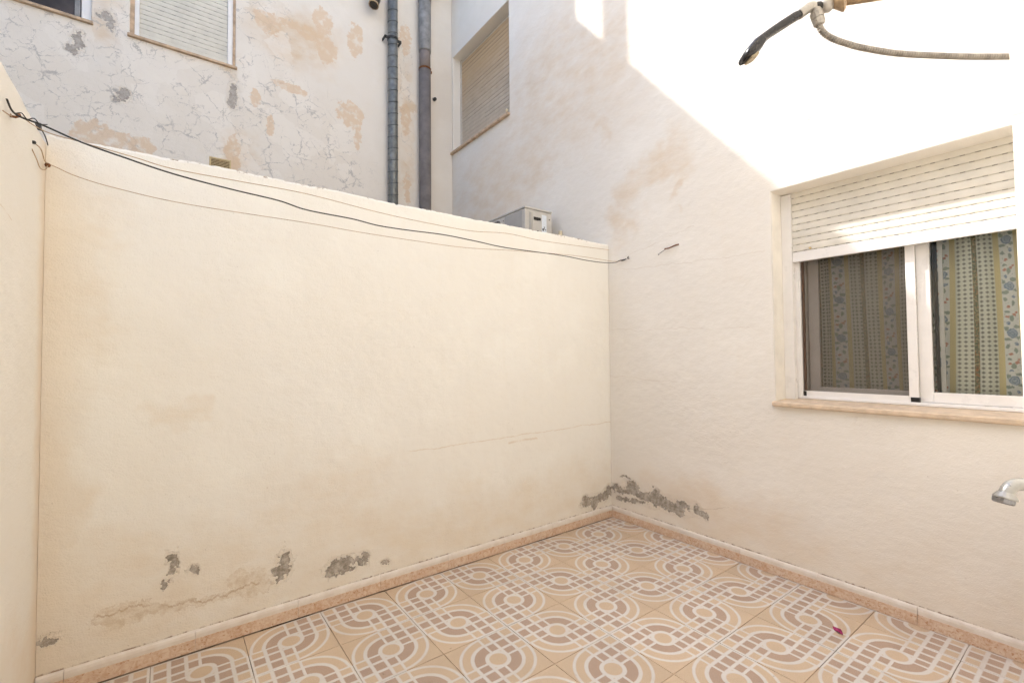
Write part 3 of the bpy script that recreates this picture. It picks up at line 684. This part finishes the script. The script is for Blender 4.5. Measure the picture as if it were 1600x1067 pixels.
drain = tag(empty('drain_pipe', (-.408, DY-.078, 0)), 'thick dull grey drain pipe with rusty clamp beside the flue pipe', 'pipe')
MB().lathe((0, 0, 0), (0, 0, 1), [(0, .068), (4.62, .068)], 24).build('lower_pipe', M_pvcb, drain, smooth=True)
MB().lathe((0, 0, 4.6), (0, 0, 1), [(0, .064), (.235, .064), (.24, .060)], 24).build('coupling', simple('coupling_brown', (.215, .18, .165), .65), drain, smooth=True)
MB().lathe((0, 0, 4.835), (0, 0, 1), [(0, .060), (.002, .0715), (.02, .0725), (.60, .0725), (.62, .07)], 24).build('upper_pipe', M_pvcg, drain, smooth=True)
MB().tube([(0, 0, 5.43), (.0, 0, 5.50), (.03, 0, 5.58), (.09, 0, 5.70), (.20, 0, 5.88), (.25, 0, 6.0), (.25, 0, 6.75)], .076, 20).build('elbow', M_pvcb, drain, smooth=True)
cl = MB(); cl.rings([[((.064+dr)*math.cos(a), (.064+dr)*math.sin(a), 4.625+dz) for a in [q*2*math.pi/24 for q in range(24)]] for dr, dz in ((0, -.012), (.0085, -.010), (.0085, .010), (0, .012))], cap=False); cl.box(-.01, .01, .06, .0775, 4.61, 4.64); cl.box(.07, .086, -.012, .012, 4.605, 4.63)
cl.build('clamp', M_rust, drain)
st = tag(empty('pipe_stub', (0, 0, 0)), 'short dark cut off pipe jutting down at the top of the flaking building', 'pipe')
pa = [(-.99, DY+.02, 5.42), (-1.0, DY-.06, 5.30), (-1.02, DY-.12, 5.17), (-1.045, DY-.14, 5.075)]
MB().tube(pa, .052, 18).build('pipe', M_dust, st, smooth=True)
e = (Vector(pa[3])-Vector(pa[2])).normalized()
MB().lathe(Vector(pa[3])-e*.012, e, [(0, .0535), (.014, .0545), (.018, .048), (.006, .044), (.004, 0.001)], 18).build('cut_end', M_brass, st)
MB().lathe(Vector(pa[2]), e, [(-.006, .0525), (-.003, .057), (.012, .057), (.015, .0525)], 18).build('collar', M_pvcg, st)
vg = tag(empty('vent_grille', (-2.432, DY, 3.045)), 'small yellowed plastic vent grille just above the dividing wall top', 'vent')
g = MB(); g.box(-.085, .085, -.008, .004, .034, .048); g.box(-.085, .085, -.008, .004, -.062, -.048); g.box(-.085, -.072, -.008, .004, -.0478, .0338); g.box(.072, .085, -.008, .004, -.0478, .0338); g.build('frame', M_yel, vg, bevel=.002)
MB().box(-.0718, .0718, -.001, .003, -.0478, .0338).build('opening', simple('vent_dark', (.12, .075, .03), .8), vg)
vs = MB().rings([[(xx, p[0], p[1]) for p in ((-.007, -.002), (-.0075, .001), (-.0015, .006), (-.0015, .003))] for xx in (.0717, -.0717)]).mesh('slat', M_yel)
for k in range(6): inst('slat', vs, vg, (0, 0, -.043+k*.0135))
kb = tag(empty('wall_stub', (-.251, DY, 4.356)), 'small dark capped stub on the wall right of the drain pipe', 'wall fitting')
MB().lathe((0, .01, 0), (0, -1, -.15), [(0, .016), (.03, .016), (.034, .020), (.045, .020), (.048, .012)], 12).build('cap', M_dust, kb); MB().lathe((0, .002, 0), (0, -1, 0), [(0, .024), (.004, .022)], 12).build('rose', M_pvcg, kb)

# ------------------------------------------------------------------ cable, wires and hooks
def smooth(pts, n=6):
    P = [Vector(p) for p in pts]; out = []
    for i in range(len(P)-1):
        a, b, c, d = P[max(i-1, 0)], P[i], P[i+1], P[min(i+2, len(P)-1)]
        for k in range(n):
            t = k/n; out.append(.5*((2*b)+(c-a)*t+(2*a-5*b+4*c-d)*t*t+(3*b-a-3*c+d)*t**3))
    return out+[P[-1]]
BLK = [(-3.212,-.545,2.030),(-3.188,-0.520,1.991),(-3.115,-0.510,1.979),(-3.034,-0.500,1.955),(-2.951,-0.489,1.940),(-2.798,-0.470,1.917),(-2.621,-0.447,1.906),(-2.453,-0.425,1.901),(-2.340,-0.411,1.886),(-2.145,-0.386,1.888),(-2.017,-0.369,1.882),(-1.861,-0.349,1.889),(-1.643,-0.321,1.904),(-1.426,-0.293,1.906),(-1.186,-0.262,1.906),(-0.699,-0.200,1.932),(-0.411,-0.163,1.937),(-0.192,-0.135,1.950),(-0.048,-0.116,1.972),(-.02,-.13,1.986),(-.012,-.19,1.990)]
BLK[0] = (-3.182, -.57, 2.012); BLK[1] = (-3.172, -.525, 1.990)
W1 = [(-3.176,-0.450,2.016),(-3.125,-0.441,1.987),(-3.042,-0.430,1.979),(-2.906,-0.411,1.969),(-2.797,-0.396,1.959),(-2.581,-0.366,1.969),(-2.322,-0.330,1.981),(-1.985,-0.284,1.972),(-1.713,-0.246,1.975),(-1.404,-0.204,1.987),(-1.112,-0.163,2.025),(-0.766,-0.116,2.035),(-0.050,-0.017,2.090),(-.002,-.012,2.094)]
W2 = [(-3.176,-0.040,2.007),(-3.149,-0.041,1.997),(-3.095,-0.042,1.976),(-2.981,-0.044,1.954),(-2.741,-0.048,1.932),(-2.260,-0.057,1.928),(-2.002,-0.062,1.920),(-1.673,-0.069,1.917),(-1.365,-0.074,1.920),(-0.965,-0.082,1.950),(-0.448,-0.092,1.978),(-0.079,-0.099,1.981),(-.002,-.12,1.985)]
tag(MB().tube(smooth(BLK), .0027, 8).build('cable', M_rubber, smooth=True), 'black sagging cable strung across in front of the dividing wall', 'cable')
tag(MB().tube(smooth(W1), .0016, 6).build('clothes_wire', M_wire), 'upper thin brown wire along the top of the dividing wall', 'wire', 'thin wires over the dividing wall')
tag(MB().tube(smooth(W2), .0015, 6).build('clothes_wire', M_wire), 'lower thin brown wire hanging below the black cable', 'wire', 'thin wires over the dividing wall')
hk = tag(empty('wall_hook', (XL, -.50, 1.995)), 'rusty eye hook on the side wall holding the black cable', 'hook')
MB().tube([(-.02, 0, -.004), (.012, 0, -.004), (.02, .004, .004), (.018, .012, .010), (.01, .012, .010)], .004, 8).build('eye', M_rust, hk)
MB().tube(smooth([(.015, -.024, -.003), (.028, -.021, .004), (.040, -.022, -.011), (.054, -.018, -.003), (.066, -.017, -.016), (.082, -.014, -.012)]), .0014, 6).build('twisted_wire', M_dust, hk)
MB().tube(smooth([(.004, -.012, -.002), (.012, -.05, -.022), (.006, -.10, -.030)]), .0018, 6).build('wire_tail', M_wire, hk)
hk = tag(empty('wall_hook', (XL, -.12, 2.0)), 'wire loop with rusty knot in the left corner of the patio', 'hook')
MB().tube(smooth([(.0, -.10, -.005), (.010, -.085, -.035), (.012, -.04, -.050), (.014, .03, -.032), (.014, .078, .006), (.012, .03, .0), (.012, -.04, .020), (.0, -.09, .022)]), .0018, 6).build('loop', M_wire, hk)
MB().lathe((.013, .066, -.002), (0, 1, .2), [(0, .003), (.008, .009), (.018, .008), (.026, .002)], 8).build('knot', M_rust, hk)
MB().lathe((0, -.092, .021), (1, 0, 0), [(-.004, .006), (.006, .006), (.009, .003)], 8).build('nail', M_dust, hk)
cb = tag(empty('cable_clip', (XL-.005, -.11, 2.115)), 'dark clip with hanging tail on top of the left wall corner', 'clip')
MB().rings([[(-.006, -.016, -.006), (.010, -.016, -.008), (.012, -.010, .012), (-.005, -.012, .015)], [(-.006, .014, -.008), (.010, .014, -.009), (.009, .010, .006), (-.005, .008, .009)]]).build('clip', M_dust, cb, bevel=.002)
MB().tube(smooth([(.010, .004, -.006), (.015, .03, -.018), (.017, .05, -.030), (.018, .066, -.040)]), [.0019]*18+[.0012], 6).build('tail', M_dust, cb)
hk = tag(empty('wall_hook', (0, -.205, 1.992)), 'small dark hook on the house wall where the black cable ends', 'hook')
MB().tube([(.01, 0, 0), (-.014, 0, 0), (-.022, -.006, .004), (-.022, -.014, .012)], .004, 8).build('hook', M_dust, hk); MB().tube(smooth([(-.012, .015, -.002), (-.014, .05, -.010), (-.012, .075, -.002)]), .0035, 6).build('binding', M_dust, hk)
hk = tag(empty('wall_hook', (0, -.56, 2.005)), 'rusty bar hook with wire tail on the house wall beside the cable end', 'hook')
MB().tube(smooth([(.01, -.075, .012), (-.012, -.062, .008), (-.016, -.03, .0), (-.014, .0, -.004), (-.014, .03, -.002)]), .0045, 8).build('bar', M_rust, hk)
MB().tube(smooth([(-.012, .02, -.004), (-.010, .05, -.016), (-.012, .075, -.028)]), .002, 6).build('wire_tail', M_dust, hk); MB().lathe((0, .088, -.030), (-1, 0, 0), [(0, .004), (.006, .004)], 8).build('nail', M_dust, hk)

# ------------------------------------------------------------------ hand shower, hose, bracket and tap on the doorway wall
K = 1/722.8
RZ = -yaw
def P2(px, py, d=0): return ((px-1268)*K, d, -(py-12)*K)
ORG = CAM + Fv*1.0 + Rr*(468*K) + Ur*((533.5-12)*K)
hs = tag(empty('hand_shower', ORG, RZ), 'black handled hand shower hanging in its wall bracket at upper right', 'hand shower')
def loft(m, secs):
    rs = []
    for (c, w, th, ang) in secs:
        ca, sa = math.cos(ang), math.sin(ang); r = []
        for k in range(16):
            a = k*2*math.pi/16; cx, cy = math.cos(a), math.sin(a)
            sx = math.copysign(abs(cx)**.6, cx)*w; sy = math.copysign(abs(cy)**.6, cy)*th
            r.append((c[0]+sx*sa*-1, c[1]+sy, c[2]+sx*ca))
        rs.append(r)
    return m.rings(rs)
an = R(30)
loft(MB(), [(P2(1254, 20), .0080, .009, an), (P2(1240, 28), .0088, .010, an), (P2(1218, 42), .0085, .011, an), (P2(1200, 54), .0080, .012, an), (P2(1190, 62), .0085, .014, R(38)), (P2(1180, 73), .0125, .018, R(42)), (P2(1168, 86), .0120, .020, R(30)), (P2(1159, 94), .0060, .018, R(25))]).build('handle', M_blackh, hs, smooth=True)
loft(MB(), [(P2(1172, 88), .0110, .014, R(-62)), (P2(1173, 93), .0130, .0165, R(-62)), (P2(1172.5, 95), .0115, .014, R(-62))]).build('spray_face', simple('spray_face_tan', (.40, .33, .22), .5, 0, .3, 120), hs, smooth=False)
MB().tube(smooth([P2(1248, 23.5), P2(1256, 18), P2(1264, 12.5), P2(1271, 12), P2(1275, 18), P2(1277, 26)], 4), .0105, 14).build('elbow', M_chrome, hs, smooth=True)
ax = Vector(P2(1280, 42))-Vector(P2(1275, 24))
MB().lathe(P2(1274.5, 20), ax, [(0, .011), (.001, .0125), (.014, .0122), (.0142, .0105), (.0158, .0105), (.016, .0122), (.027, .0112), (.029, .009)], 12).build('nut', M_chrome, hs)
MB().lathe(P2(1275, 13), (1, 0, .15), [(-.004, .011), (.008, .011), (.009, .009)], 14).build('swivel', M_black, hs)
hz = tag(empty('shower_hose', ORG, RZ), 'ribbed metal shower hose curving from the hand shower to the wall', 'hose')
hp = smooth([P2(1279, 40), P2(1283, 49), P2(1291, 57), P2(1304, 64), P2(1322, 70.5), P2(1345, 77), P2(1400, 86.5), P2(1480, 91.5), P2(1540, 93), P2(1600, 93), P2(1660, 91, .01), P2(1700, 110, .03), P2(1712, 200, .03), P2(1716, 400, .02), P2(1716, 640, .01)], 30)
# resample evenly
L = [0]
for a, b in zip(hp[:-1], hp[1:]): L.append(L[-1]+(b-a).length)
st_ = .0013; pts = []; rad = []; i = 0; s = 0; n = 0
while s < min(L[-1], 1.15):
    while L[i+1] < s: i += 1
    tt = (s-L[i])/(L[i+1]-L[i]); pts.append(hp[i].lerp(hp[i+1], tt)); rad.append((.0053, .0064, .0066, .0064)[n % 4]); n += 1; s += st_
MB().tube(pts, rad, 10).build('hose', M_hose, hz)
bk = tag(empty('shower_bracket', ORG, RZ), 'tan conical bracket on a pipe arm holding the hand shower', 'bracket')
MB().lathe(P2(1290, 9), (1, 0, 0), [(-.014, .003), (-.012, .009), (-.006, .0135), (.002, .015), (.010, .0135), (.014, .010)], 16).build('ball_joint', M_chrome, bk, smooth=True)
MB().lathe(P2(1297, 7), (.80, -.56, .14), [(0, .010), (.004, .012), (.018, .026), (.021, .027), (.025, .022), (.028, .012)], 20).build('cone', M_brass, bk)
MB().tube([P2(1316, 2), P2(1400, -10), P2(1560, -34), P2(1780, -66, .02)], .0105, 14).build('arm', M_brass, bk, smooth=True)
M_tap = simple('tap_chrome', (.38, .37, .345), .3, .5, .1, 30)
ORG2 = CAM + Fv*1.0 + Rr*((1572-800)*K) + Ur*((533.5-770)*K)
def P3(px, py, d=0): return ((px-1572)*K, d, -(py-770)*K)
tp = tag(empty('tap', ORG2, RZ), 'chrome water tap spout poking in at the right edge', 'tap')
MB().tube(smooth([P3(1760, 752, .02), P3(1660, 754), P3(1598, 757), P3(1585, 758), P3(1577, 763), P3(1572, 771), P3(1570, 776)], 5), .0128, 16).build('spout', M_tap, tp, smooth=True)
e = Vector((-.28, -.05, -1))
MB().lathe(P3(1572.5, 769), e, [(0, .0135), (.004, .0160), (.011, .0205), (.0135, .0205), (.0145, .0188)], 20).build('collar', M_tap, tp, smooth=False)
MB().lathe(P3(1568, 780), e, [(-.002, .0185), (.007, .0180), (.009, .015), (.004, .013), (.003, .001)], 20).build('aerator', simple('aerator_chrome', (.25, .25, .26), .25, .9), tp)
MB().lathe(P3(1735, 753, .015), (1, .1, 0), [(-.02, .02), (.0, .032), (.03, .032)], 16).build('valve_body', M_tap, tp)

# ------------------------------------------------------------------ petal on the floor
pt = MB(); n = 8; rs = []
for i in range(n+1):
    tt = i/n; w = .0105*math.sin(math.pi*min(.97, max(.04, tt)))**.7; y = (tt-.5)*.062
    rs.append([(-w, y, .004+.006*math.sin(tt*7)), (-w*.4, y, .0015), (w*.3, y, .003+.003*math.cos(tt*9)), (w, y+.002, .009+.004*math.sin(tt*5)), (w*.3, y, .0045+.003*math.cos(tt*9)), (-w*.4, y, .0032)])
pt.rings(rs); o = pt.build('petal', M_petal); o.location = (-.350, -1.636, .001); o.rotation_euler.z = R(-36)
tag(o, 'crumpled magenta petal lying on the patterned floor tiles', 'petal')
